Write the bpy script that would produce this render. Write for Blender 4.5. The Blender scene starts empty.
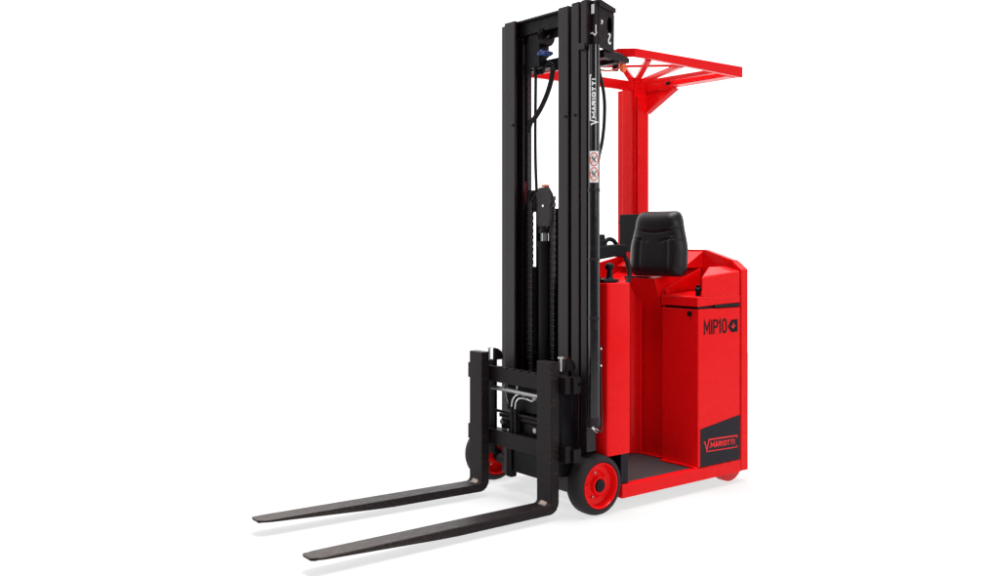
import bpy, bmesh, math, random
from mathutils import Vector, Matrix
random.seed(7)
S = bpy.context.scene
COL = S.collection
# ------------------------------------------------------------------ camera
F_PX, CAM = 970.0, Vector((-2.762, -2.881, 1.13))
ANG = math.atan(1238 / F_PX)                       # angle between the view axis and the truck's long axis
cd = bpy.data.cameras.new('camera'); cam = bpy.data.objects.new('camera', cd); COL.objects.link(cam)
cam.location = CAM
fw = Vector((math.cos(ANG), math.sin(ANG), 0))
cam.rotation_euler = fw.to_track_quat('-Z', 'Y').to_euler()
cd.sensor_width = 36; cd.lens = F_PX / 1000 * 36
cd.shift_y = -0.047
cd.clip_end = 500
S.camera = cam
# ------------------------------------------------------------------ world and lamps
W = bpy.data.worlds.new('World'); S.world = W; W.use_nodes = True
bg = W.node_tree.nodes['Background']
# a white cyclorama in front, a dim studio behind the photographer
wn = W.node_tree.nodes; wl = W.node_tree.links
wc = wn.new('ShaderNodeTexCoord'); wd = wn.new('ShaderNodeVectorMath'); wd.operation = 'DOT_PRODUCT'
wd.inputs[1].default_value = fw; wr = wn.new('ShaderNodeMapRange'); wr.interpolation_type = 'SMOOTHSTEP'
for i_, v_ in ((1, -0.25), (2, 0.35), (3, 0.12), (4, 1.9)): wr.inputs[i_].default_value = v_
wl.new(wc.outputs['Generated'], wd.inputs[0]); wl.new(wd.outputs['Value'], wr.inputs[0]); wl.new(wr.outputs[0], bg.inputs[1])
bg.inputs[0].default_value = (1, 1, 1, 1)
def area(name, loc, tgt, size, power, col=(1, 1, 1)):
    l = bpy.data.lights.new(name, 'AREA'); l.shape = 'SQUARE'; l.size = size; l.energy = power; l.color = col
    o = bpy.data.objects.new(name, l); COL.objects.link(o); o.location = loc
    o.rotation_euler = (Vector(tgt) - Vector(loc)).to_track_quat('-Z', 'Y').to_euler()
    return o
area('overhead_softbox', (0.2, 0.3, 9.0), (0.2, 0.35, 0), 4.0, 1250)
area('key_softbox', (-0.6, -5.2, 2.6), (0.4, 0.2, 0.9), 1.8, 98)
area('front_softbox', (-5.0, 0.6, 2.6), (0, 0.3, 1.0), 1.6, 18)
area('added_side_fill', (3.3, -4.3, 1.5), (0.1, 0.1, 1.2), 2.4, 26)  # added, unseen lamp that brightens the black side faces
S.view_settings.view_transform = 'Standard'; S.view_settings.look = 'None'
S.view_settings.exposure = 0; S.view_settings.gamma = 1
S.cycles.use_adaptive_sampling = True
S.cycles.max_bounces = 8
# ------------------------------------------------------------------ materials
def mat(name, col, rough=0.5, metal=0.0, spec=0.5, coat=0.0, coat_r=0.1, var=0.0, bump=0.0, scale=40, rvar=0.0, stretch=(1, 1, 1), wear=None):
    m = bpy.data.materials.new(name); m.use_nodes = True
    nt = m.node_tree; N = nt.nodes; L = nt.links; b = N['Principled BSDF']
    b.inputs['Base Color'].default_value = (*col, 1); b.inputs['Roughness'].default_value = rough
    b.inputs['Metallic'].default_value = metal; b.inputs['Specular IOR Level'].default_value = spec
    b.inputs['Coat Weight'].default_value = coat; b.inputs['Coat Roughness'].default_value = coat_r
    tc = N.new('ShaderNodeTexCoord'); mp = N.new('ShaderNodeMapping'); mp.inputs['Scale'].default_value = stretch
    L.new(tc.outputs['Object'], mp.inputs['Vector'])
    n = N.new('ShaderNodeTexNoise'); n.inputs['Scale'].default_value = scale; n.inputs['Detail'].default_value = 6
    L.new(mp.outputs[0], n.inputs['Vector'])
    if var or wear:
        mx = N.new('ShaderNodeMixRGB')
        r = N.new('ShaderNodeValToRGB')
        if wear:
            r.color_ramp.elements[0].position = wear[1]; r.color_ramp.elements[1].position = wear[1] + 0.08
            mx.inputs[2].default_value = (*wear[0], 1)
            mx.inputs[1].default_value = (*col, 1)
        else:
            r.color_ramp.elements[0].position = 0.3; r.color_ramp.elements[1].position = 0.7
            mx.inputs[1].default_value = (*[c * (1 - var) for c in col], 1)
            mx.inputs[2].default_value = (*[min(1, c * (1 + var)) for c in col], 1)
        L.new(n.outputs['Fac'], r.inputs[0]); L.new(r.outputs[0], mx.inputs[0]); L.new(mx.outputs[0], b.inputs['Base Color'])
    if rvar:
        mr = N.new('ShaderNodeMapRange'); mr.inputs[3].default_value = rough - rvar; mr.inputs[4].default_value = rough + rvar
        mr.inputs[1].default_value = 0.3; mr.inputs[2].default_value = 0.7
        L.new(n.outputs['Fac'], mr.inputs[0]); L.new(mr.outputs[0], b.inputs['Roughness'])
    if bump:
        bp = N.new('ShaderNodeBump'); bp.inputs['Strength'].default_value = bump; bp.inputs['Distance'].default_value = 0.002
        L.new(n.outputs['Fac'], bp.inputs['Height']); L.new(bp.outputs[0], b.inputs['Normal'])
    return m
RED = mat('red_paint', (0.77, 0.005, 0.007), 0.28, spec=0.06, coat=0.10, coat_r=0.12, var=0.015, bump=0.015, scale=14, rvar=0.05)
BLK = mat('black_paint', (0.012, 0.006, 0.009), 0.36, spec=0.27, var=0.25, bump=0.12, scale=60, rvar=0.08)
BLKD = mat('dark_and_shaded_black', (0.004, 0.003, 0.005), 0.5, spec=0.16, var=0.2, scale=40, rvar=0.08)  # dark parts, and recessed mast webs with their shade in the colour
FORK = mat('forged_black_steel', (0.011, 0.007, 0.008), 0.45, spec=0.13, bump=0.25, scale=25, rvar=0.1, stretch=(1, 4, 4), wear=((0.026, 0.018, 0.016), 0.58))
def tip_wear_and_light(m):  # wear at the tip; the lightening along the blade paints in top light
    nt = m.node_tree; N = nt.nodes; L = nt.links; b = N['Principled BSDF']
    tc = N.new('ShaderNodeTexCoord'); sx = N.new('ShaderNodeSeparateXYZ'); L.new(tc.outputs['Object'], sx.inputs[0])
    mr = N.new('ShaderNodeMapRange'); mr.interpolation_type = 'SMOOTHSTEP'
    for i_, v_ in ((1, -0.35), (2, -1.27), (3, -0.02), (4, 0.42)): mr.inputs[i_].default_value = v_
    L.new(sx.outputs[0], mr.inputs[0])
    n = N.new('ShaderNodeTexNoise'); n.inputs['Scale'].default_value = 150; n.inputs['Detail'].default_value = 8; L.new(tc.outputs['Object'], n.inputs['Vector'])
    ad = N.new('ShaderNodeMath'); ad.operation = 'ADD'; L.new(n.outputs['Fac'], ad.inputs[0]); L.new(mr.outputs[0], ad.inputs[1])
    r = N.new('ShaderNodeValToRGB'); r.color_ramp.elements[0].position = 0.55; r.color_ramp.elements[1].position = 1.0
    L.new(ad.outputs[0], r.inputs[0])
    old = b.inputs['Base Color'].links[0].from_socket
    mx = N.new('ShaderNodeMixRGB'); L.new(r.outputs[0], mx.inputs[0]); L.new(old, mx.inputs[1]); mx.inputs[2].default_value = (0.050, 0.037, 0.034, 1)
    L.new(mx.outputs[0], b.inputs['Base Color'])
tip_wear_and_light(FORK)
WORN = mat('bare_worn_steel', (0.30, 0.24, 0.21), 0.4, metal=0.6, var=0.5, scale=120)
CBLK = mat('carriage_black_dimmed', (0.008, 0.005, 0.007), 0.42, spec=0.13, var=0.25, bump=0.1, scale=60, rvar=0.08)  # black paint darkened to imitate dimmer reflections low on the mast
RUB = mat('black_rubber', (0.016, 0.013, 0.015), 0.72, spec=0.25, var=0.2, bump=0.2, scale=70, rvar=0.08)
MATB = mat('floor_mat_rubber', (0.035, 0.030, 0.032), 0.7, spec=0.3, var=0.2, bump=0.4, scale=150)
RPU = mat('red_polyurethane', (0.55, 0.01, 0.012), 0.5, spec=0.3, var=0.1)
CHR = mat('chrome', (0.75, 0.75, 0.76), 0.12, metal=1.0)
STEEL = mat('dull_steel', (0.32, 0.31, 0.32), 0.35, metal=0.9, var=0.2, scale=80)
ZINC = mat('zinc_fitting', (0.7, 0.7, 0.68), 0.3, metal=0.8, var=0.15)
CHAIN = mat('oiled_chain_steel', (0.05, 0.04, 0.045), 0.35, metal=0.6, spec=0.5, var=0.4, scale=200)
VINYL = mat('black_vinyl', (0.008, 0.006, 0.008), 0.42, spec=0.28, var=0.15, bump=0.35, scale=220, rvar=0.06)
PLAS = mat('black_plastic', (0.004, 0.004, 0.006), 0.5, spec=0.14, var=0.1)
WHITE = mat('white_print', (0.85, 0.85, 0.86), 0.5, spec=0.2, var=0.02)
NAVY = mat('black_decal_film', (0.007, 0.005, 0.010), 0.35, spec=0.15, var=0.1)
DKTXT = mat('dark_lettering', (0.008, 0.004, 0.008), 0.5, spec=0.08, var=0.1)
REDP = mat('red_print', (0.75, 0.02, 0.025), 0.5, spec=0.2, var=0.03)
ORPR = mat('red_orange_print', (0.75, 0.10, 0.05), 0.5, spec=0.2, var=0.03)
BLUE = mat('blue_plastic', (0.015, 0.05, 0.22), 0.4, spec=0.4, var=0.1)
ORANGE = mat('orange_plastic', (0.85, 0.18, 0.02), 0.3, spec=0.4, var=0.05)
PAPER = mat('white_studio_floor', (0.9, 0.9, 0.9), 0.9, spec=0.0, var=0.0)
# ------------------------------------------------------------------ mesh helpers
def link(name, me, m, parent=None, bevel=0.0, angle=35, seg=2):
    o = bpy.data.objects.new(name, me); COL.objects.link(o)
    me.materials.clear(); me.materials.append(m)
    me.polygons.foreach_set('use_smooth', [True] * len(me.polygons))
    me.set_sharp_from_angle(angle=math.radians(angle))
    if bevel:
        b = o.modifiers.new('bevel', 'BEVEL'); b.width = bevel; b.segments = seg; b.limit_method = 'ANGLE'
        b.angle_limit = math.radians(40); b.harden_normals = True
    if parent: o.parent = parent
    return o
class MB:
    def __init__(s): s.bm = bmesh.new()
    def box(s, x0, x1, y0, y1, z0, z1):
        v = [s.bm.verts.new((x, y, z)) for x in (x0, x1) for y in (y0, y1) for z in (z0, z1)]
        for f in ((0, 1, 3, 2), (4, 6, 7, 5), (0, 4, 5, 1), (2, 3, 7, 6), (0, 2, 6, 4), (1, 5, 7, 3)):
            s.bm.faces.new([v[i] for i in f])
        return s
    def prism(s, pts, axis, a, b):
        """polygon pts in the two axes other than `axis` (in x,y,z order), extruded from a to b"""
        def P(p, t):
            if axis == 'x': return (t, p[0], p[1])
            if axis == 'y': return (p[0], t, p[1])
            return (p[0], p[1], t)
        A = [s.bm.verts.new(P(p, a)) for p in pts]; B = [s.bm.verts.new(P(p, b)) for p in pts]
        n = len(pts)
        s.bm.faces.new(A); s.bm.faces.new(B[::-1])
        for i in range(n): s.bm.faces.new((A[i], B[i], B[(i + 1) % n], A[(i + 1) % n]))
        return s
    def poly(s, verts, faces):
        v = [s.bm.verts.new(p) for p in verts]
        for f in faces: s.bm.faces.new([v[i] for i in f])
        return s
    def cyl(s, p0, p1, r, n=24, r1=None):
        p0, p1 = Vector(p0), Vector(p1); d = p1 - p0
        q = d.to_track_quat('Z', 'Y').to_matrix().to_4x4()
        M = Matrix.Translation((p0 + p1) / 2) @ q
        bmesh.ops.create_cone(s.bm, cap_ends=True, segments=n, radius1=r, radius2=r if r1 is None else r1, depth=d.length, matrix=M)
        return s
    def sph(s, c, r, sc=(1, 1, 1)):
        M = Matrix.Translation(c) @ Matrix.Diagonal((*sc, 1))
        bmesh.ops.create_uvsphere(s.bm, u_segments=20, v_segments=12, radius=r, matrix=M); return s
    def lathe_y(s, cx, cz, prof, n=64):
        """closed profile of (radius, y) spun round the axis through (cx, cz) parallel to Y"""
        rings = [[s.bm.verts.new((cx + r * math.cos(2 * math.pi * k / n), y, cz + r * math.sin(2 * math.pi * k / n))) for k in range(n)] for r, y in prof]
        m = len(prof)
        for i in range(m):
            a, b = rings[i], rings[(i + 1) % m]
            for k in range(n): s.bm.faces.new((a[k], b[k], b[(k + 1) % n], a[(k + 1) % n]))
        return s
    def build(s, name, m, parent=None, bevel=0.0, angle=35, seg=2):
        bmesh.ops.recalc_face_normals(s.bm, faces=s.bm.faces)
        me = bpy.data.meshes.new(name); s.bm.to_mesh(me); s.bm.free()
        return link(name, me, m, parent, bevel, angle, seg)
def hose(name, pts, r, m, parent, smooth=True):
    cu = bpy.data.curves.new(name, 'CURVE'); cu.dimensions = '3D'; cu.bevel_depth = r; cu.bevel_resolution = 4; cu.use_fill_caps = True
    sp = cu.splines.new('BEZIER'); sp.bezier_points.add(len(pts) - 1)
    for b, p in zip(sp.bezier_points, pts):
        b.co = p; b.handle_left_type = b.handle_right_type = 'AUTO' if smooth else 'VECTOR'
    cu.resolution_u = 12
    o = bpy.data.objects.new('tmp', cu); COL.objects.link(o)
    me = bpy.data.meshes.new_from_object(o); bpy.data.objects.remove(o)
    return link(name, me, m, parent)
def flat_mesh(polys):
    me = bpy.data.meshes.new('flat'); vs, fs = [], []
    for p in polys:
        i = len(vs); vs += [(x, y, len(fs) * 1e-5) for x, y in p]; fs.append(list(range(i, i + len(p))))
    me.from_pydata(vs, [], fs); return me
def join_meshes(ms):
    bm = bmesh.new()
    for m in ms: bm.from_mesh(m)
    me = bpy.data.meshes.new('j'); bm.to_mesh(me); bm.free(); return me
def remap(me, fn):
    zs = [v.co.z for v in me.vertices]
    for v in me.vertices: v.co = Vector(fn(v.co.x, v.co.y))
    me.update(); me.calc_loop_triangles() if False else None
    nrm = LIFT[0]
    for v, z in zip(me.vertices, zs): v.co += nrm * z
    return me
LIFT = [Vector((-0.2, -0.98, 0))]
def subdiv(me, cuts_len):
    bm = bmesh.new(); bm.from_mesh(me)
    bmesh.ops.triangulate(bm, faces=bm.faces)
    for _ in range(4):
        es = [e for e in bm.edges if e.calc_length() > cuts_len]
        if not es: break
        bmesh.ops.subdivide_edges(bm, edges=es, cuts=1); bmesh.ops.triangulate(bm, faces=bm.faces)
    bm.to_mesh(me); bm.free(); return me
def stroke(pts, w):
    """polyline of width w with mitred joints, as quads in the flat plane"""
    P = [Vector(p) for p in pts]; n = len(P); closed = (P[0] - P[-1]).length < 1e-6
    L, Rr = [], []
    for i in range(n):
        if closed: a = P[i - 1] if i else P[-2]; b = P[(i + 1)] if i < n - 1 else P[1]
        else: a = P[max(i - 1, 0)]; b = P[min(i + 1, n - 1)]
        d1 = (P[i] - a).normalized() if (P[i] - a).length else (b - P[i]).normalized()
        d2 = (b - P[i]).normalized() if (b - P[i]).length else d1
        t = (d1 + d2); t = t.normalized() if t.length > 1e-6 else d1
        nn = Vector((-t.y, t.x)); k = w / 2 / max(0.35, nn.dot(Vector((-d1.y, d1.x))))
        L.append(P[i] + nn * k); Rr.append(P[i] - nn * k)
    return [[tuple(L[i]), tuple(Rr[i]), tuple(Rr[i + 1]), tuple(L[i + 1])] for i in range(n - 1)]
GL = {'M': [[(0, 0), (0, 1), (.5, .25), (1, 1), (1, 0)]], 'I': [[(.5, 0), (.5, 1)]], 'P': [[(0, 0), (0, 1), (.75, 1), (1, .88), (1, .6), (.75, .46), (0, .46)]],
      '1': [[(.05, .74), (.55, 1), (.55, 0)]], '0': [[(.0, .18), (.0, .82), (.22, 1), (.78, 1), (1, .82), (1, .18), (.78, 0), (.22, 0), (0, .18)]],
      'A': [[(0, 0), (.5, 1), (1, 0)], [(.2, .34), (.8, .34)]], 'R': [[(0, 0), (0, 1), (.8, 1), (1, .86), (1, .62), (.8, .48), (0, .48)], [(.5, .48), (1, 0)]],
      'T': [[(0, 1), (1, 1)], [(.5, .92), (.5, 0)]]}
GL['O'] = GL['0']
WD = {'I': 0.30, '1': 0.55, 'M': 1.35}
def lettering(txt, Lg, H, w, gap=0.35):
    """stroke letters filling a box Lg x H"""
    tot = sum(WD.get(c, 1) for c in txt) + gap * (len(txt) - 1); u = (Lg - w) / tot; x = w / 2; out = []
    for c in txt:
        cw = WD.get(c, 1) * u
        for pl in GL[c]:
            if c == 'I': pl = [(0.5, 0), (0.5, 1)]
            pts = [(x + px * cw, w / 2 + py * (H - w)) for px, py in pl]
            if c in 'IMPRAT1':
                ext = lambda p: (p[0], 0.0) if abs(p[1] - w / 2) < 1e-6 else p
                pts = [ext(p) for p in pts]
                if c == 'I': pts = [(pts[0][0], 0.0), (pts[1][0], H)]
            out += stroke(pts, w)
        x += cw + gap * u
    return out
def company_logo(Lg, H, wline, under=True):
    """name between an overline and an underline, the first letter tall"""
    vw = H * 0.95; polys = []
    for p in lettering('MARIOTTI', Lg - vw - 0.06 * Lg, H * 0.50, wline * 1.15, 0.42): polys.append([(vw + a, H * 0.24 + b) for a, b in p])
    polys += stroke([(0, H * 0.82), (H * 0.16, H * 0.82), (vw * 0.45, H * 0.04), (vw * 0.75, H), (Lg, H), (Lg, H * 0.80)], wline * 1.2)
    if under: polys += stroke([(vw * 0.45, -H * 0.06), (Lg, -H * 0.06), (Lg, H * 0.12)], wline * 0.8)
    polys += stroke([(vw * .84, H * .27), (vw * .92, H * .27)], wline * 1.5)
    return flat_mesh(polys)
# ------------------------------------------------------------------ ground
# floor made translucent: light added from below to brighten the cast shadows
pn = PAPER.node_tree; pb = pn.nodes['Principled BSDF']; tr = pn.nodes.new('ShaderNodeBsdfTranslucent'); mxs = pn.nodes.new('ShaderNodeMixShader')
tr.inputs[0].default_value = (0.92, 0.92, 0.92, 1); mxs.inputs[0].default_value = 0.78
pn.links.new(pb.outputs[0], mxs.inputs[1]); pn.links.new(tr.outputs[0], mxs.inputs[2]); pn.links.new(mxs.outputs[0], pn.nodes['Material Output'].inputs[0])
fl = MB().poly([(0.5 + 5.5 * math.cos(2 * math.pi * k / 96), 0.5 + 5.5 * math.sin(2 * math.pi * k / 96), 0) for k in range(96)], [tuple(range(96))]).build('studio_floor', PAPER); fl['kind'] = 'structure'
# ------------------------------------------------------------------ forklift
T = bpy.data.objects.new('forklift', None); COL.objects.link(T); T.location = (0, 0, 0)
T['label'] = 'red compact forklift with tall black mast, long black forks and overhead guard'
T['category'] = 'forklift'
# ---- mast rails: three nested channels each side, each an I section
MC = 0.353; TOP = 2.118
def rail(side, x0, depth, yin, yout, z0, z1, lip=0.012, web=0.014):
    """yin/yout are distances from the mast's centre line; web sits mid-way so the section is an I"""
    s = -side
    a, b = MC + s * yin, MC + s * yout
    lo, hi = min(a, b), max(a, b); mid = (lo + hi) / 2
    # web pushed to the outer side, flanges front and back
    wy = (b - s * web) if s else 0
    y0, y1 = sorted((b, b - s * web))
    f = 0.013
    pts = []
    m = MB()
    if s < 0:   # near rail: web at low y, opening towards the middle
        poly = [(x0, y0), (x0 + depth, y0), (x0 + depth, hi), (x0 + depth - f, hi), (x0 + depth - f, y1), (x0 + f, y1), (x0 + f, hi), (x0, hi)]
    else:
        poly = [(x0, lo), (x0 + f, lo), (x0 + f, y0), (x0 + depth - f, y0), (x0 + depth - f, lo), (x0 + depth, lo), (x0 + depth, y1), (x0, y1)]
    m.prism(poly, 'z', z0, z1)
    return m.build('mast_rail', BLK, T, bevel=0.003, seg=3)
for side in (1, -1):
    rail(side, -0.030, 0.100, 0.146, 0.210 if side > 0 else 0.222, 0.075, TOP)
    if side > 0:      # near the photographer
        rail(side, -0.031, 0.090, 0.2300, 0.277, 0.255, TOP + 0.004)
        rail(side, -0.032, 0.052, 0.2900, 0.326, 0.262, TOP + 0.004)
    else:
        rail(side, 0.010, 0.090, 0.2260, 0.292, 0.065, TOP + 0.002)
        rail(side, 0.050, 0.060, 0.2940, 0.312, 0.262, TOP + 0.002)
# plate added in the far channel to catch light for its web
MB().prism([(0.022, 0.505), (0.034, 0.505), (0.034, 0.552), (0.022, 0.552)], 'z', 0.08, TOP - 0.075).build('added_web_plate', BLK, T, 0.002)
# cross members
def part(name, m, bevel=0.002, parent=None, **b):
    mb = MB(); mb.box(b['x'][0], b['x'][1], b['y'][0], b['y'][1], b['z'][0], b['z'][1])
    return mb.build(name, m, parent or T, bevel)
part('mast_crossbeam', BLK, x=(-0.015, 0.030), y=(0.160, 0.546), z=(2.107, 2.116))
part('mast_crossbeam', BLKD, x=(0.004, 0.020), y=(0.160, 0.546), z=(2.050, 2.1065))  # recessed web, its shade put into the darker black
part('mast_crossbeam', BLK, x=(0.022, 0.055), y=(0.215, 0.36), z=(2.060, 2.068))
part('mast_crossbeam', BLKD, x=(0.035, 0.055), y=(0.160, 0.546), z=(2.020, 2.0595))
part('mast_crossbeam', BLKD, x=(0.060, 0.115), y=(0.135, 0.57), z=(1.90, 1.935))
part('mast_crossbeam', BLKD, x=(0.066, 0.11), y=(0.135, 0.57), z=(0.10, 0.30))
part('mast_crossbeam', BLKD, x=(0.088, 0.118), y=(0.135, 0.57), z=(0.55, 0.62))
MB().cyl((0.04, 0.644, 1.905), (0.04, 0.656, 1.905), 0.008, 12).build('bolt', STEEL, T)
# sheave bracket with sheave at the top
br = MB().prism([(0.03, 1.945), (0.075, 1.945), (0.075, 2.06), (0.03, 2.06)], 'y', 0.385, 0.400).build('sheave_bracket', BLKD, T, 0.002)
br2 = MB().box(0.010, 0.055, 0.375, 0.455, 1.90, 2.045).build('sheave_bracket', BLKD, T, 0.003)
sh = MB().lathe_y(0.03, 2.028, [(0.006, 0.340), (0.040, 0.340), (0.044, 0.345), (0.036, 0.352), (0.044, 0.359), (0.040, 0.366), (0.006, 0.366)], 40).build('sheave', BLK, T)
MB().cyl((0.03, 0.334, 2.028), (0.03, 0.370, 2.028), 0.0075, 16).build('pin', ZINC, sh)
MB().cyl((-0.01, 0.345, 1.955), (0.05, 0.345, 1.955), 0.013, 6).box(-0.01, 0.04, 0.315, 0.37, 1.945, 1.958).build('hose_clip', BLUE, T, 0.003)
# chains
def chain(pts, name='lift_chain', w=0.013, th=0.006, pitch=0.014, ydir=True):
    """roller chain along a polyline; plates alternate wide / narrow"""
    m = MB(); L = 0; k = 0
    for (p, q) in zip(pts, pts[1:]):
        p, q = Vector(p), Vector(q); d = q - p; n = max(1, round(d.length / pitch)); u = d / n
        for i in range(n):
            c = p + u * (i + 0.5); ln = u.length * 1.25
            ax = u.normalized(); side = Vector((0, 1, 0)); nn = ax.cross(side).normalized()
            ww = w if k % 2 == 0 else w * 0.62
            for sgn in (-1, 1):
                vs = []
                for a in (-1, 1):
                    for b in (-1, 1):
                        for e in (-1, 1):
                            vs.append(c + ax * a * ln / 2 + side * (sgn * ww / 2 + b * 0.0012) + nn * e * th)
                m.poly(vs, [(0, 1, 3, 2), (4, 6, 7, 5), (0, 4, 5, 1), (2, 3, 7, 6), (0, 2, 6, 4), (1, 5, 7, 3)])
            m.cyl(c - side * w * 0.5, c + side * w * 0.5, 0.0042, 8)
            k += 1
    return m.build(name, CHAIN, T)
chain([(0.03, 0.478, 0.60), (0.03, 0.478, 2.005), (0.03, 0.462, 2.035), (0.03, 0.43, 2.05)])
# free-lift cylinder with its yoke
MB().cyl((0.055, 0.385, 0.30), (0.055, 0.385, 1.125), 0.034, 32).cyl((0.055, 0.385, 1.105), (0.055, 0.385, 1.130), 0.038, 32).build('free_lift_cylinder', BLKD, T)
MB().cyl((0.055, 0.385, 1.13), (0.055, 0.385, 1.24), 0.0215, 32).build('piston_rod', CHR, T)
yk = MB().prism([(0.328, 1.195), (0.402, 1.195), (0.414, 1.240), (0.418, 1.315), (0.396, 1.366), (0.338, 1.368), (0.312, 1.335), (0.308, 1.300), (0.320, 1.285), (0.320, 1.235)], 'x', 0.022, 0.036)
yk.box(0.037, 0.07, 0.350, 0.422, 1.185, 1.23).cyl((0.055, 0.385, 1.165), (0.055, 0.385, 1.2), 0.03, 24)
yo = yk.build('chain_yoke', BLK, T, 0.0012)
MB().cyl((0.018, 0.362, 1.285), (0.040, 0.362, 1.285), 0.006, 12).build('bolt', ZINC, yo)
MB().lathe_y(0.055, 1.31, [(0.008, 0.436), (0.05, 0.436), (0.05, 0.441), (0.044, 0.445), (0.044, 0.458), (0.05, 0.462), (0.05, 0.467), (0.008, 0.467)], 32).build('chain_wheel', BLKD, T)
MB().box(0.022, 0.045, 0.348, 0.378, 1.369, 1.378).build('yoke_cap', ORPR, T, 0.001)
chain([(0.012, 0.435, 0.55), (0.012, 0.435, 1.31), (0.03, 0.43, 1.345)], w=0.020)
chain([(0.05, 0.330, 0.55), (0.05, 0.330, 1.325)], w=0.02)
hose('mast_hose', [(0.03, 0.418, 2.055), (0.03, 0.424, 2.02), (0.03, 0.424, 1.9), (0.03, 0.426, 1.5), (0.04, 0.428, 1.32)], 0.0070, RUB, T)
hose('mast_hose', [(0.05, 0.33, 1.885), (0.05, 0.345, 1.83), (0.04, 0.385, 1.74), (0.03, 0.43, 1.68), (0.03, 0.46, 1.66), (0.03, 0.475, 1.62)], 0.0115, RUB, T)
hose('mast_hose', [(0.03, 0.47, 1.98), (0.03, 0.466, 2.03), (0.03, 0.44, 2.068), (0.03, 0.41, 2.074)], 0.0045, REDP, T)
hose('mast_hose', [(0.06, 0.33, 1.895), (0.055, 0.35, 1.915), (0.05, 0.38, 1.91), (0.05, 0.40, 1.88)], 0.008, RUB, T)
for p_, q_ in (((0.045, 0.40, 1.885), (0.045, 0.44, 1.885)), ((0.045, 0.30, 1.89), (0.045, 0.33, 1.885))): MB().cyl(p_, q_, 0.0135, 12).build('hose_coupling', BLKD, T)
MB().box(0.04, 0.055, 0.508, 0.513, 1.3, 1.4).build('mast_decal', REDP, T)
# near outer cylinder with lettering
TC = Vector((-0.016, 0.001)); TR = 0.0235
GLB = mat('gloss_black_enamel', (0.006, 0.005, 0.007), 0.2, spec=0.5, var=0.1, rvar=0.05)
cy = MB().cyl((TC.x, TC.y, 0.40), (TC.x, TC.y, 1.93), TR, 36).build('lift_cylinder', GLB, T)
MB().box(-0.048, -0.034, 0.024, 0.066, 1.915, 1.942).build('cylinder_clamp', BLK, T, 0.002)
for a_, b_, r_ in ((0.37, 0.41, 0.003), (1.33, 1.345, 0.002), (0.81, 0.82, 0.002), (1.05, 1.06, 0.002)): MB().cyl((TC.x, TC.y, a_), (TC.x, TC.y, b_), TR + r_, 28).build('cylinder_collar', BLK, cy, 0.001)
MB().cyl((TC.x - 0.02, TC.y - 0.01, 0.375), (TC.x + 0.0, TC.y - 0.02, 0.355), 0.008, 12).build('bleed_fitting', ZINC, cy)
hose('drain_hose', [(TC.x - 0.02, TC.y - 0.01, 0.372), (TC.x + 0.005, TC.y - 0.032, 0.356), (TC.x + 0.022, TC.y - 0.020, 0.385), (TC.x + 0.026, TC.y - 0.012, 0.55), (TC.x + 0.026, TC.y - 0.010, 0.70)], 0.004, RUB, cy)
A0 = math.atan2(CAM.y - TC.y, CAM.x - TC.x)
for z_ in (0.62, 0.69): MB().sph((TC.x + 0.022, TC.y - 0.018, z_), 0.0045).build('bleed_fitting', ZINC, cy)
def on_tube(z0, dr=0.0006, off=0.0):
    def f(x, y):
        a = A0 - (y + off) / TR      # text up = towards the left of the tube
        return (TC.x + (TR + dr) * math.cos(a), TC.y + (TR + dr) * math.sin(a), z0 + x)
    return f
lg = subdiv(company_logo(0.205, 0.031, 0.0048, False), 0.008)
link('cylinder_lettering', remap(lg, on_tube(1.600, off=-0.014)), WHITE, cy)
me = subdiv(flat_mesh([[(0, -0.019), (0.128, -0.019), (0.128, 0.019), (0, 0.019)]]), 0.008)
st = link('warning_sticker', remap(me, on_tube(1.368)), WHITE, cy)
for cxx in (0.034, 0.094):
    ring = [(cxx + 0.026 * math.cos(a), 0.0165 * math.sin(a)) for a in [2 * math.pi * k / 24 for k in range(25)]]
    pp = stroke(ring, 0.004) + stroke([(cxx - 0.016, 0.012), (cxx + 0.016, -0.012)], 0.0035)
    link('warning_symbol', remap(subdiv(flat_mesh(pp), 0.006), on_tube(1.368, 0.0012)), ORPR, cy)
for cxx in (0.034, 0.094):
    pp = stroke([(cxx - 0.012, -0.006), (cxx, 0.0), (cxx + 0.004, 0.008), (cxx + 0.013, 0.004)], 0.004) + stroke([(cxx, 0.0), (cxx + 0.01, -0.009)], 0.003)
    link('warning_pictogram', remap(subdiv(flat_mesh(pp), 0.006), on_tube(1.368, 0.0017)), BLKD, cy)
hose('mast_hose', [(0.022, 0.030, 1.92), (0.035, 0.025, 1.84), (0.060, 0.022, 1.74), (0.064, 0.022, 1.66), (0.052, 0.022, 1.55), (0.028, 0.022, 1.46), (0.022, 0.022, 1.3)], 0.0075, RUB, T)
part('cylinder_backplate', BLKD, 0.002, x=(0.094, 0.100), y=(0.30, 0.50), z=(0.30, 1.275))
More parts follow.
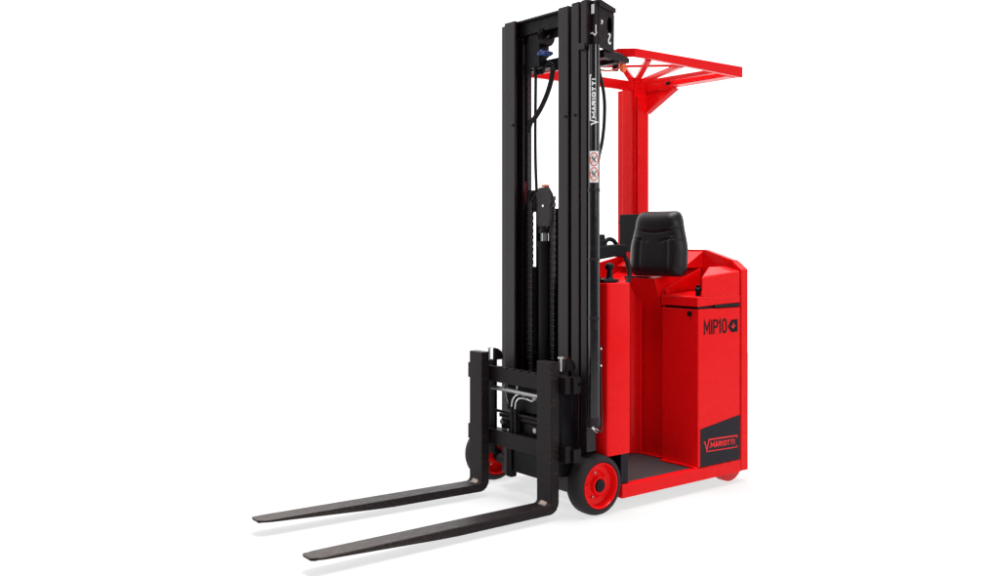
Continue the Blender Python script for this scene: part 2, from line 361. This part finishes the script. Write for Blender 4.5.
# top cheek plate carrying the lifting-hook pictograms
EYE = mat('recess_shade_black', (0.001, 0.001, 0.001), 0.9, spec=0.0)
ck = MB().prism([(0.006, 1.925), (0.094, 1.912), (0.096, 2.065), (0.092, 2.082), (0.006, 2.098)], 'y', -0.004, 0.004).build('mast_head_plate', BLK, T, 0.002)
MB().prism([(0.000, 2.094), (0.004, 2.122), (0.098, 2.094), (0.098, 2.076), (0.084, 2.076)], 'y', -0.012, 0.048).build('mast_head_cap', BLK, T, 0.002)
fp = MB().box(-0.010, 0.003, -0.004, 0.0255, 1.925, 2.115).build('mast_head_plate', BLK, T, 0.002)
MB().box(-0.0135, -0.0105, 0.005, 0.020, 2.062, 2.100).build('reflector', WHITE, fp)
def on_y(yy): return lambda x, y: (x, yy, y)
hook = [(0.0, 0.030), (0.006, 0.034), (0.010, 0.028), (0.006, 0.020), (0.001, 0.012), (0.002, 0.003), (0.009, 0.0), (0.014, 0.006)]
def arc(c, r, a0, a1, n=14): return [(c[0] + r[0] * math.cos(math.radians(a0 + (a1 - a0) * k / n)), c[1] + r[1] * math.sin(math.radians(a0 + (a1 - a0) * k / n))) for k in range(n + 1)]
link('hook_pictogram', remap(flat_mesh(stroke([(h[0] + 0.060, h[1] * 1.25 + 1.945) for h in hook], 0.0062)), on_y(-0.0052)), WHITE, ck)
link('hook_pictogram', remap(flat_mesh(stroke([(h[0] * .9 + 0.018, h[1] * .7 + 2.012) for h in hook][:5], 0.005)), on_y(-0.0052)), WHITE, ck)
MB().prism(arc((0.068, 2.022), (0.0125, 0.034), 0, 345, 22), 'y', -0.0056, -0.002).build('lifting_eye', EYE, ck)  # solid oval, the dark of the open eye painted in
# second pictogram on the front plate
me = flat_mesh(stroke([(0, 0.013), (0.010, 0.014), (0.026, 0.002), (0.034, 0.010), (0.031, 0.018), (0.031, 0.044)], 0.0062))
link('hook_pictogram', remap(me, lambda x, y: (-0.0112, 0.026 - x, 1.970 + y)), WHITE, fp)
MB().cyl((0.01, 0.10, 1.94), (0.035, 0.10, 1.94), 0.012, 12).build('bolt', BLK, T)
# mast to guard stay
st = MB(); st.box(0.118, 0.150, 0.02, 0.16, 1.875, 1.90); st.prism([(0.05, 1.890), (0.05, 1.925), (0.15, 1.918), (0.20, 1.902), (0.20, 1.882)], 'y', 0.01, 0.045)
st.build('guard_stay', BLK, T, 0.003)
MB().cyl((0.205, 0.10, 1.905), (0.205, 0.10, 1.862), 0.014, 16).build('rubber_buffer', RUB, T, 0.002)
hose('stay_cable', [(0.06, 0.10, 1.88), (0.12, 0.12, 1.865), (0.17, 0.10, 1.86), (0.22, 0.05, 1.88)], 0.004, ORPR, T)
# rail bolts
for y, x, z in ((0.160, -0.032, 1.653), (0.100, -0.033, 1.653), (0.512, -0.032, 1.65)):
    MB().cyl((x, y, z), (x - 0.003, y, z), 0.006, 10).build('bolt', BLKD, T)
# ---- carriage
def notched(y0, y1, z0, z1):
    p = [(y0, z0), (y1, z0), (y1, z1)]
    n = 6; a, b = 0.47, 0.17; stp = (a - b) / n
    for i in range(n):
        yy = a - i * stp
        p += [(yy, z1), (yy - 0.003, z1 - 0.006), (yy - stp * 0.28, z1 - 0.006), (yy - stp * 0.28 - 0.003, z1)]
    p += [(y0, z1)]
    return p
carr = MB().prism(notched(0.030, 0.695, 0.510, 0.578), 'x', -0.146, -0.116).build('fork_carriage', CBLK, T, 0.002)
def cpart(name, m, bevel=0.002, **b): return part(name, m, bevel, carr, **b)
cpart('lower_bar', CBLK, x=(-0.146, -0.116), y=(0.030, 0.695), z=(0.232, 0.300))
cpart('side_plate', BLKD, x=(-0.1155, -0.100), y=(0.536, 0.60), z=(0.18, 0.60))
cpart('side_plate', BLKD, x=(-0.114, -0.060), y=(0.090, 0.160), z=(0.16, 0.56))
cpart('side_plate', CBLK, x=(-0.118, -0.090), y=(0.415, 0.450), z=(0.10, 0.230))
cpart('side_plate', BLKD, x=(-0.108, -0.085), y=(0.19, 0.412), z=(0.125, 0.232))
MB().cyl((-0.130, 0.535, 0.482), (-0.130, 0.16, 0.478), 0.010, 20).build('sideshift_rod', STEEL, carr)
MB().cyl((-0.115, 0.53, 0.378), (-0.115, 0.165, 0.378), 0.0065, 16).build('guide_rod', CBLK, carr)
cpart('mid_bar', CBLK, x=(-0.112, -0.098), y=(0.19, 0.508), z=(0.352, 0.368))
cpart('valve_block', BLKD, x=(-0.095, -0.055), y=(0.25, 0.47), z=(0.39, 0.50))
cpart('valve_block', BLKD, x=(-0.10, -0.075), y=(0.19, 0.508), z=(0.30, 0.345))
for y in (0.225, 0.36): cpart('mid_post', CBLK, x=(-0.118, -0.104), y=(y, y + 0.015), z=(0.30, 0.40))
# near-end and far-end claws
for z0, z1 in ((0.522, 0.578), (0.243, 0.285)):
    m = MB(); m.prism([(0.031, z0), (0.11, z0), (0.11, z1), (0.031, z1)], 'x', -0.112, -0.085); m.prism([(-0.112, z0 - 0.012), (-0.072, z0 - 0.012), (-0.072, z0 + 0.02), (-0.088, z0 + 0.02), (-0.088, z1 - 0.025), (-0.072, z1 - 0.025), (-0.072, z1), (-0.112, z1)], 'y', 0.018, 0.032)
    m.build('carriage_claw', CBLK, carr, 0.003)
for (yc) in (0.060, 0.540):
    MB().prism([(-0.115, 0.60), (-0.070, 0.60), (-0.066, 0.612), (-0.075, 0.635), (-0.095, 0.650), (-0.115, 0.655)], 'y', yc - 0.006, yc + 0.010).build('hook_lug', CBLK, carr, 0.002)
    MB().cyl((-0.132, yc + 0.014, 0.60), (-0.132, yc + 0.014, 0.652), 0.0050, 12).cyl((-0.132, yc + 0.014, 0.652), (-0.132, yc + 0.014, 0.658), 0.0125, 12).build('locking_pin', ZINC, carr)
hose('lug_spring', [(-0.115, 0.066, 0.652), (-0.090, 0.066, 0.645), (-0.072, 0.066, 0.625), (-0.066, 0.066, 0.607)], 0.003, ORANGE, carr)
# hydraulic fittings
def fit(pts, r=0.0045, m=ZINC): return hose('hydraulic_pipe', pts, r, m, carr)
fit([(-0.125, 0.40, 0.30), (-0.128, 0.40, 0.40), (-0.126, 0.385, 0.452), (-0.12, 0.350, 0.470), (-0.11, 0.33, 0.463)], 0.0036)
fit([(-0.125, 0.375, 0.31), (-0.128, 0.375, 0.40), (-0.126, 0.36, 0.447), (-0.12, 0.325, 0.455), (-0.11, 0.30, 0.45), (-0.115, 0.275, 0.45), (-0.12, 0.245, 0.47)], 0.0036)
fit([(-0.12, 0.245, 0.47), (-0.12, 0.225, 0.46), (-0.12, 0.22, 0.42)], 0.0035, STEEL)
fit([(-0.124, 0.40, 0.30), (-0.1275, 0.40, 0.412)], 0.0062, RUB); fit([(-0.124, 0.375, 0.30), (-0.1275, 0.375, 0.405)], 0.0062, RUB)
fit([(-0.12, 0.455, 0.50), (-0.12, 0.445, 0.455), (-0.12, 0.43, 0.42)], 0.0035, STEEL)
for p_, q_, r_ in (((-0.122, 0.455, 0.497), (-0.122, 0.449, 0.475), 0.0075), ((-0.122, 0.365, 0.505), (-0.122, 0.365, 0.475), 0.006), ((-0.122, 0.258, 0.462), (-0.122, 0.235, 0.468), 0.009), ((-0.125, 0.475, 0.335), (-0.10, 0.475, 0.335), 0.011), ((-0.125, 0.250, 0.33), (-0.10, 0.250, 0.33), 0.011), ((-0.128, 0.425, 0.306), (-0.12, 0.425, 0.306), 0.007)):
    MB().cyl(p_, q_, r_, 10).build('pipe_fitting', STEEL, carr)
# ---- forks
def fork(yc, tipx, toe):
    hw = 0.0455; m = MB()
    xb, xf = -0.150, -0.192           # back and front of the shank
    # side outline (x, z), clockwise: shank, heel radius, blade tapering to the tip
    out = [(xb, 0.640), (xf, 0.640)]
    r = 0.018; top = 0.060
    out += [(xf, top + r)] + [(xf - r + r * math.cos(a), top + r + r * math.sin(a)) for a in [math.radians(-t) for t in (22, 45, 68)]] + [(xf - r, top)]
    ts = [k / 12 for k in range(1, 12)] + [1 - d_ / (xf - r - tipx) for d_ in (0.06, 0.045, 0.03, 0.018, 0.009, 0.003, 0.0)]
    for t in ts: out.append((xf - r + (tipx - (xf - r)) * t, top))
    bot = []
    for t in ts[::-1]:
        x = xf - r + (tipx - (xf - r)) * t
        th = 0.034 if t < 0.45 else 0.034 - (t - 0.45) / 0.55 * 0.026
        bot.append((x, top - th))
    out += bot
    R = 0.046; zb = 0.026
    out += [(xb - R, zb)] + [(xb - R + R * math.cos(a), zb + R + R * math.sin(a)) for a in [math.radians(t) for t in (-70, -45, -20)]] + [(xb, zb + R)]
    # width: constant, rounding at the tip
    def half(x):
        d = x - tipx
        return hw if d > 0.06 else hw * (0.42 + 0.58 * math.sqrt(max(0, 1 - (1 - d / 0.06) ** 2)))
    ym = lambda x: yc + toe * max(0, (xf - x) / (xf - tipx))
    A = [m.bm.verts.new((x, ym(x) - half(x), z)) for x, z in out]; B = [m.bm.verts.new((x, ym(x) + half(x), z)) for x, z in out]
    n = len(out)
    m.bm.faces.new(A); m.bm.faces.new(B[::-1])
    for i in range(n): m.bm.faces.new((A[i], B[i], B[(i + 1) % n], A[(i + 1) % n]))
    f = m.build('fork', FORK, T, 0.0045, seg=3)
    # bright worn patch in the heel and on the tip edge
    for (cx, cz) in ((xf - r, top + r),):
        v = []; fs = []
        K = 7
        for j in range(3):
            for k in range(K):
                a = math.radians(-8 - 74 * k / (K - 1)); wob = 0.004 * math.sin(k * 2.1 + j * 1.7)
                v.append((cx + (r - 0.0006) * math.cos(a), yc + (-0.020 + 0.020 * j) + wob, cz + (r - 0.0006) * math.sin(a)))
        for j in range(2):
            for k in range(K - 1): fs.append((j * K + k, j * K + k + 1, (j + 1) * K + k + 1, (j + 1) * K + k))
        MB().poly(v, fs).build('worn_heel_patch', WORN, f)
    return f
f1 = fork(0.110, -1.252, 0.004); f2 = fork(0.575, -1.205, 0.062)
# ---- wheels
def wheel(cx, y0, y1, r, outward, tyre=RUB, rimr=0.0955):
    """y0 = outer face side, y1 = inner side; outward -1 when the face looks towards -Y"""
    s = 1 if y1 > y0 else -1; w = abs(y1 - y0); cz = r
    Y = lambda t: y0 + s * t
    rt = MB().lathe_y(cx, cz, [(rimr, Y(0.004)), (rimr + 0.004, Y(0.0)), (r - 0.016, Y(0.002)), (r - 0.006, Y(0.008)), (r - 0.0015, Y(0.020)), (r, Y(0.030)), (r, Y(w - 0.030)), (r - 0.002, Y(w - 0.018)), (r - 0.010, Y(w - 0.004)), (r - 0.02, Y(w)), (rimr, Y(w))], 80)
    root = bpy.data.objects.new('wheel', None); COL.objects.link(root); root.parent = T
    rt.build('tyre', tyre, root, angle=50)
    rm = MB()
    prof = [(0.0, Y(0.016)), (0.020, Y(0.016)), (0.030, Y(0.008)), (0.0355, Y(0.008)), (0.038, Y(0.028)), (0.060, Y(0.038)), (rimr - 0.015, Y(0.032)), (rimr - 0.009, Y(0.006)), (rimr - 0.006, Y(0.001)), (rimr - 0.0015, Y(0.001)), (rimr - 0.0005, Y(0.006)), (rimr - 0.0005, Y(w - 0.004)), (rimr - 0.012, Y(w - 0.004)), (rimr - 0.014, Y(w - 0.02)), (0.0, Y(w - 0.02))]
    prof = [(max(a, 0.0004), b) for a, b in prof]
    rm.lathe_y(cx, cz, prof, 64).build('rim', RED, root, angle=30)
    MB().cyl((cx, Y(0.0165), cz), (cx, Y(0.004), cz), 0.0245, 32, 0.0245).build('hub_cap', PLAS, root, 0.002)
    for k in range(5):
        a = 2 * math.pi * k / 5 + 0.5
        MB().cyl((cx + 0.052 * math.cos(a), Y(0.036), cz + 0.052 * math.sin(a)), (cx + 0.052 * math.cos(a), Y(0.028), cz + 0.052 * math.sin(a)), 0.0048, 6).build('wheel_nut', STEEL if k in (1, 3) else RED, root)  # two nuts coloured steel to paint small highlights
    return root
wheel(0.020, -0.006, 0.085, 0.1245, -1)
wheel(0.052, 0.722, 0.838, 0.1235, -1)
MB().cyl((0.012, 0.085, 0.1235), (0.012, 0.66, 0.1235), 0.022, 20).build('front_axle', BLKD, T)
MB().lathe_y(0.905, 0.085, [(0.002, 0.035), (0.06, 0.035), (0.078, 0.037), (0.085, 0.046), (0.085, 0.085), (0.078, 0.095), (0.002, 0.095)], 48).build('rear_wheel', RPU, T)
MB().lathe_y(0.80, 0.085, [(0.002, 0.40), (0.078, 0.40), (0.085, 0.41), (0.085, 0.47), (0.078, 0.48), (0.002, 0.48)], 48).build('drive_wheel', RUB, T)
# ---- chassis
part('chassis', BLKD, 0.003, x=(0.165, 0.925), y=(0.032, 0.700), z=(0.060, 0.099))
part('sill', RED, 0.003, x=(0.146, 0.929), y=(0.0, 0.030), z=(0.050, 0.107))
part('sill', RED, 0.003, x=(0.146, 0.929), y=(0.702, 0.732), z=(0.050, 0.107))
part('floor_mat', MATB, 0.002, x=(0.196, 0.70), y=(0.031, 0.41), z=(0.100, 0.106))
part('front_bulkhead', BLKD, 0.003, x=(0.132, 0.19), y=(0.075, 0.69), z=(0.06, 0.94))
part('front_bulkhead', BLKD, 0.003, x=(0.132, 0.19), y=(0.30, 0.69), z=(0.942, 1.01))
part('wheel_arch_panel', NAVY, 0.002, x=(0.150, 0.192), y=(0.012, 0.07), z=(0.104, 0.236))
# front post at the near side
fpst = MB().prism([(0.062, 0.004), (0.078, 0.0), (0.192, 0.0), (0.192, 0.070), (0.056, 0.070), (0.056, 0.030)], 'z', 0.236, 0.955).build('front_post', RED, T, 0.005, seg=3)
# tray and joystick on the front post
part('bulkhead_cap', PLAS, 0.003, x=(0.196, 0.22), y=(0.10, 0.30), z=(0.94, 0.955))
part('console_tray', PLAS, 0.004, x=(0.062, 0.150), y=(0.022, 0.22), z=(0.956, 0.970))
js = MB().cyl((0.125, 0.055, 0.972), (0.125, 0.055, 1.012), 0.015, 20, 0.011).sph((0.125, 0.055, 1.022), 0.0205, (1, 1, 0.85)).cyl((0.125, 0.055, 0.970), (0.125, 0.055, 0.980), 0.022, 20, 0.013).build('joystick', PLAS, T)
# tiller / display arm
MB().prism([(0.14, 1.025), (0.24, 1.045), (0.36, 1.060), (0.42, 1.055), (0.42, 1.112), (0.36, 1.115), (0.24, 1.105), (0.14, 1.10)], 'y', 0.24, 0.30).build('tiller_arm', PLAS, T, 0.008, seg=3)
hose('tiller_grip', [(0.305, 0.27, 1.10), (0.315, 0.27, 1.130), (0.345, 0.27, 1.138), (0.375, 0.27, 1.120), (0.39, 0.27, 1.08)], 0.010, PLAS, T)
MB().box(0.22, 0.292, 0.25, 0.29, 1.09, 1.135).box(0.26, 0.298, 0.255, 0.285, 1.13, 1.160).build('tiller_head', PLAS, T, 0.006)
hose('tiller_cable', [(0.40, 0.27, 1.085), (0.43, 0.26, 1.05), (0.442, 0.25, 1.0), (0.43, 0.24, 0.955), (0.40, 0.23, 0.93)], 0.011, RUB, T)
hose('tiller_cable', [(0.075, 0.13, 1.05), (0.09, 0.08, 0.98), (0.11, 0.07, 0.92)], 0.005, RUB, T)
# ---- far side panel and interior wall
MB().prism([(0.196, 0.108), (0.926, 0.108), (0.926, 1.060), (0.86, 1.055), (0.62, 1.005), (0.196, 0.950)], 'y', 0.702, 0.722).build('side_panel', RED, T, 0.003)
part('inner_wall', RED, 0.003, x=(0.30, 0.655), y=(0.4125, 0.44), z=(0.108, 0.93))
# rear compartment wall behind the standing area
MB().prism([(0.656, 0.3715), (0.656, 0.412), (0.600, 0.412)] + [(0.600 + 0.040 * math.sin(math.radians(a)), 0.3715 + 0.040 * math.cos(math.radians(a))) for a in range(0, 100, 10)], 'z', 0.108, 0.93).build('wall_fillet', RED, T, 0.0, angle=60)
rw = MB().prism([(0.660, 0.107), (0.690, 0.107), (0.690, 0.90), (0.660, 0.90)], 'y', 0.222, 0.70).build('compartment_wall', RED, T, 0.003)
part('floor_flange', RED, 0.001, x=(0.645, 0.658), y=(0.225, 0.46), z=(0.107, 0.114))
# sloped console and seat pedestal above the wall
MB().poly([(0.655, 0.235, 0.902), (0.655, 0.700, 0.902), (0.925, 0.700, 1.02), (0.925, 0.235, 1.00), (0.655, 0.235, 0.870), (0.655, 0.700, 0.870), (0.925, 0.700, 0.870), (0.925, 0.235, 0.870)],
          [(0, 1, 2, 3), (4, 7, 6, 5), (0, 4, 5, 1), (1, 5, 6, 2), (2, 6, 7, 3), (3, 7, 4, 0)]).build('console', RED, T, 0.004)
MB().poly([(0.60, 0.24, 0.955), (0.60, 0.44, 0.955), (0.80, 0.44, 0.985), (0.80, 0.24, 0.985), (0.66, 0.25, 0.80), (0.66, 0.43, 0.80), (0.80, 0.43, 0.86), (0.80, 0.25, 0.86)],
          [(0, 1, 2, 3), (4, 7, 6, 5), (0, 4, 5, 1), (1, 5, 6, 2), (2, 6, 7, 3), (3, 7, 4, 0)]).build('seat_pedestal', RED, T, 0.004)
# ---- side cabinet carrying the model number
cab = MB().box(0.626, 0.924, 0.0, 0.218, 0.108, 0.822).build('side_cabinet', RED, T, 0.005, seg=3)
part('floor_flange', RED, 0.001, x=(0.607, 0.625), y=(0.004, 0.215), z=(0.107, 0.114))
part('cabinet_gap', BLKD, 0.0, x=(0.634, 0.915), y=(0.010, 0.205), z=(0.823, 0.832))
# lid: low horizontal shelf at the front, a raised block along the outside rising to the rear
lid = MB()
P = [(0.622, 0.0, 0.833), (0.924, 0.0, 0.842), (0.924, 0.220, 0.842), (0.622, 0.220, 0.833),
     (0.622, 0.0, 0.878), (0.924, 0.0, 0.880), (0.924, 0.220, 0.895), (0.622, 0.220, 0.878)]
lid.poly(P, [(0, 3, 2, 1), (0, 1, 5, 4), (1, 2, 6, 5), (2, 3, 7, 6), (3, 0, 4, 7), (4, 5, 6, 7)])
ld = lid.build('cabinet_lid', RED, T, 0.005, seg=3)
blk = MB().poly([(0.650, 0.0005, 0.876), (0.922, 0.0005, 0.877), (0.922, 0.12, 0.88), (0.80, 0.12, 0.88),
                 (0.650, 0.0005, 0.966), (0.922, 0.0005, 0.990), (0.922, 0.085, 1.012), (0.80, 0.085, 1.010), (0.815, 0.0005, 0.981)],
                [(0, 3, 2, 1), (0, 1, 5, 8, 4), (1, 2, 6, 5), (2, 3, 7, 6), (3, 0, 4, 7), (4, 8, 7), (8, 5, 6, 7)]).build('lid_riser', RED, T, 0.007, seg=4)
part('lid_gap', BLKD, 0.0, parent=ld, x=(0.74, 0.920), y=(-0.0012, 0.02), z=(0.827, 0.8385))
kc = MB().cyl((0.664, 0.032, 0.878), (0.664, 0.032, 0.900), 0.012, 16).sph((0.664, 0.032, 0.908), 0.016, (1, 1, 0.8)).cyl((0.664, 0.032, 0.918), (0.664, 0.032, 0.930), 0.009, 12).build('emergency_knob', PLAS, T)
MB().cyl((0.622, 0.048, 0.800), (0.6265, 0.048, 0.800), 0.0125, 24).build('lock', BLKD, cab)
# lettering and decals on the cabinet's outer face
me = flat_mesh(lettering('MIP10', 0.162, 0.066, 0.0092, 0.42))
link('model_number', remap(me, lambda x, y: (0.664 + x, -0.0012, 0.706 + y + (x * 0.0))), DKTXT, cab)
em = link('emblem', remap(flat_mesh([[(0, 0.028), (0.020, 0.001), (0.060, 0.001), (0.060, 0.060), (0.020, 0.058)]]), lambda x, y: (0.834 + x * 1.15, -0.0012, 0.706 + y)), DKTXT, cab)
link('emblem_mark', remap(flat_mesh([[(0.016, 0.030), (0.030, 0.016), (0.035, 0.021), (0.026, 0.030)], [(0.030, 0.016), (0.046, 0.030), (0.041, 0.035), (0.030, 0.0235)], [(0.026, 0.030), (0.034, 0.030), (0.038, 0.046), (0.030, 0.041)]]), lambda x, y: (0.834 + x * 1.15, -0.0020, 0.706 + y)), REDP, cab)
dc = link('black_decal', remap(flat_mesh([[(0.640, 0.110), (0.921, 0.110), (0.921, 0.318), (0.640, 0.282)]]), on_y(-0.0012)), NAVY, cab)
lg = company_logo(0.235, 0.050, 0.0060)
link('company_lettering', remap(lg, lambda x, y: (0.662 + x, -0.0020, 0.180 + y - x * 0.03)), REDP, cab)
# ---- rear cowl: side post and a rear plate whose top is cut at an angle
MB().prism([(0.0, 0.052), (0.050, 0.052), (0.050, 1.0345), (0.0, 0.996)], 'x', 0.932, 0.982).build('rear_post', RED, T, 0.003)
prof = [(0.0, 0.985), (0.004, 0.996), (0.055, 1.038), (0.228, 1.088), (0.60, 1.088), (0.70, 1.05), (0.732, 1.0), (0.732, 0.107), (0.0, 0.107)]
MB().prism([(y if y > 0 else 0.052, z) for y, z in prof if not (y < 0.05 and z > 0.9)] + [(0.052, 1.036)], 'x', 0.945, 0.980).build('rear_cowl', RED, T, 0.009, seg=4)
MB().poly([(0.80, 0.24, 1.0), (0.944, 0.24, 1.0), (0.944, 0.24, 1.08), (0.80, 0.69, 1.0), (0.944, 0.69, 1.0), (0.944, 0.69, 1.08)], [(0, 1, 2), (3, 5, 4), (0, 2, 5, 3), (0, 3, 4, 1), (1, 4, 5, 2)]).build('cowl_gusset', RED, T, 0.002)
MB().cyl((0.96, 0.36, 1.088), (0.96, 0.36, 1.096), 0.01, 12).build('cowl_bolt', ZINC, T)
part('counterweight', BLKD, 0.003, x=(0.70, 0.924), y=(0.23, 0.70), z=(0.108, 0.868))
# ---- column
c1 = MB().box(0.84, 0.945, 0.600, 0.690, 0.87, 1.945).build('guard_column', RED, T, 0.004)
MB().box(0.86, 0.93, 0.692, 0.742, 1.02, 1.915).build('guard_column', RED, T, 0.004)
part('column_rib', RED, 0.003, x=(0.825, 0.839), y=(0.606, 0.614), z=(1.02, 1.93))
part('column_rib', RED, 0.002, parent=c1, x=(0.850, 0.925), y=(0.588, 0.599), z=(1.02, 1.87))
# control box in front of the column
cb = MB().box(0.775, 0.823, 0.43, 0.645, 1.075, 1.265).build('control_box', PLAS, T, 0.004)
for z_ in (1.225, 1.09): MB().cyl((0.79, 0.647, z_), (0.79, 0.657, z_), 0.009, 12).build('bolt', PLAS, cb)
# ---- overhead guard
g0 = [(0.175, 0.05), (0.23, 0.0), (0.943, 0.0), (0.943, 0.025), (0.235, 0.025), (0.19, 0.065), (0.175, 0.065)]
nb = MB()
zt = 1.948
outer = [(0.165, 0.055), (0.225, 0.0), (0.30, 0.0), (0.943, 0.0)]; inner = [(0.185, 0.062), (0.236, 0.022), (0.30, 0.022), (0.943, 0.022)]
zbs = [1.912, 1.914, 1.914, 1.898]
v = []
for (o_, i_, zb) in zip(outer, inner, zbs): v += [(*o_, zb), (*o_, zt), (*i_, zt), (*i_, zb)]
fs = [(0, 1, 2, 3), (12, 15, 14, 13)]
for k in range(3):
    a, b = 4 * k, 4 * k + 4
    fs += [(a, b, b + 1, a + 1), (a + 1, b + 1, b + 2, a + 2), (a + 2, b + 2, b + 3, a + 3), (a + 3, b + 3, b, a)]
gd = nb.poly(v, fs).build('guard_beam', RED, T, 0.002)
part('guard_beam', RED, 0.002, x=(0.165, 0.185), y=(0.066, 0.598), z=(1.908, 1.946))
part('guard_beam', RED, 0.002, x=(0.165, 0.836), y=(0.600, 0.622), z=(1.898, 1.9465))
MB().prism([(0.023, 1.900), (0.598, 1.900), (0.598, 1.946), (0.023, 1.946)], 'x', 0.920, 0.942).build('guard_beam', RED, T, 0.002)
part('beam_flange', RED, 0.001, x=(0.865, 0.919), y=(0.03, 0.40), z=(1.899, 1.905))
# gusset in the plane of the rear beam with a folded flange
MB().prism([(0.598, 1.790), (0.598, 1.8995), (0.396, 1.8995)], 'x', 0.925, 0.931).build('guard_gusset', RED, T, 0.0)
MB().poly([(0.905, 0.590, 1.785), (0.945, 0.590, 1.785), (0.945, 0.392, 1.892), (0.905, 0.392, 1.892), (0.905, 0.598, 1.790), (0.945, 0.598, 1.790), (0.945, 0.400, 1.897), (0.905, 0.400, 1.897)],
          [(0, 1, 2, 3), (4, 7, 6, 5), (0, 4, 5, 1), (1, 5, 6, 2), (2, 6, 7, 3), (3, 7, 4, 0)]).build('guard_gusset', RED, T, 0.001)
def bar(p, q, w, h, name='guard_bar', m=RED):
    p, q = Vector(p), Vector(q); d = (q - p).normalized(); s = Vector((-d.y, d.x, 0)).normalized() * w / 2; u = Vector((0, 0, h / 2))
    vs = [p - s - u, p + s - u, p + s + u, p - s + u, q - s - u, q + s - u, q + s + u, q - s + u]
    return MB().poly(vs, [(0, 1, 2, 3), (4, 7, 6, 5), (0, 4, 5, 1), (1, 5, 6, 2), (2, 6, 7, 3), (3, 7, 4, 0)]).build(name, m, T, 0.002)
bar((0.815, 0.585, 1.938), (0.200, 0.075, 1.908), 0.028, 0.02)
bar((0.823, 0.575, 1.937), (0.335, 0.030, 1.918), 0.028, 0.02)
bar((0.300, 0.420, 1.936), (0.640, 0.110, 1.936), 0.014, 0.010)
bar((0.833, 0.560, 1.936), (0.55, 0.030, 1.916), 0.028, 0.02)
bar((0.86, 0.55, 1.936), (0.78, 0.030, 1.914), 0.022, 0.02)
MB().cyl((0.918, 0.44, 1.922), (0.910, 0.44, 1.922), 0.011, 14).build('bolt', BLKD, T)
MB().cyl((0.235, 0.085, 1.868), (0.235, 0.085, 1.905), 0.013, 16).sph((0.235, 0.085, 1.87), 0.013).build('beacon', ORANGE, T)
# ---- seat backrest
def backrest(cx, cy, z0, Hh, rz):
    NU, NV = 48, 56
    def hw(t):      # half width by height
        q = min(1, max(0, (t - 0.38) / 0.52)); base = 0.154 - 0.030 * (q * q * (3 - 2 * q))
        lo = min(1, t / 0.16); hi = min(1, (1 - t) / 0.20)
        return base * (0.78 + 0.22 * math.sqrt(1 - (1 - lo) ** 2)) * (0.72 + 0.28 * math.sqrt(1 - (1 - hi) ** 2))
    v, fs = [], []
    idx = {}
    for face in (0, 1):
        for j in range(NV + 1):
            t = j / NV
            for i in range(NU + 1):
                s = -1 + 2 * i / NU
                ss = math.sin(s * math.pi / 2)
                y = ss * hw(t)
                e = (1 - abs(ss) ** 5) ** 0.5 * (1 - abs(2 * t - 1) ** 9) ** 0.5
                z = t * Hh
                if face == 0:
                    d = 0.030 + 0.024 * e
                    # bolsters and lumbar
                    d += 0.006 * math.exp(-((abs(ss) - 0.72) / 0.16) ** 2) * (1 if 0.1 < t < 0.6 else 0.3)
                    d += 0.008 * math.exp(-((t - 0.84) / 0.12) ** 2) * e
                    # seams
                    sag = 0.665 + 0.085 * ss * ss
                    d -= 0.009 * math.exp(-((t - sag) / 0.012) ** 2)
                    if t < sag - 0.02:
                        arcl = 0.58 - 0.10 * (1 - abs(ss)) ** 2
                        d -= 0.006 * math.exp(-((t - arcl) / 0.011) ** 2) * (1 if abs(ss) > 0.25 else 0)
                        if t < arcl: d -= 0.0055 * math.exp(-((abs(ss) - 0.52) / 0.025) ** 2)
                    x = -d * (0.25 + 0.75 * e)
                else:
                    x = 0.028 * (0.1 + 0.9 * e)
                idx[face, j, i] = len(v); v.append((x, y, z))
    for face in (0, 1):
        for j in range(NV):
            for i in range(NU):
                q = (idx[face, j, i], idx[face, j, i + 1], idx[face, j + 1, i + 1], idx[face, j + 1, i])
                fs.append(q if face else q[::-1])
    rim = [(j, 0) for j in range(NV + 1)] + [(NV, i) for i in range(1, NU + 1)] + [(j, NU) for j in range(NV - 1, -1, -1)] + [(0, i) for i in range(NU - 1, 0, -1)]
    for a, b in zip(rim, rim[1:] + rim[:1]): fs.append((idx[0, *a], idx[0, *b], idx[1, *b], idx[1, *a]))
    M = Matrix.Translation((cx, cy, z0)) @ Matrix.Rotation(rz, 4, 'Z') @ Matrix.Rotation(math.radians(4), 4, 'Y')
    v = [M @ Vector(p) for p in v]
    mb = MB().poly(v, fs)
    return mb.build('seat_backrest', VINYL, T, angle=60)
sb = backrest(0.62, 0.235, 0.965, 0.305, math.radians(8))
MB().box(0.655, 0.70, 0.20, 0.27, 0.98, 1.13).box(0.70, 0.774, 0.21, 0.262, 1.09, 1.12).box(0.722, 0.774, 0.21, 0.50, 1.092, 1.118).build('backrest_bracket', BLK, sb, 0.003)
part('console_bracket', RUB, 0.002, x=(0.60, 0.66), y=(0.30, 0.44), z=(0.956, 0.962))
MB().cyl((0.60, 0.40, 0.962), (0.60, 0.40, 0.995), 0.007, 12).build('adjust_lever', STEEL, T)
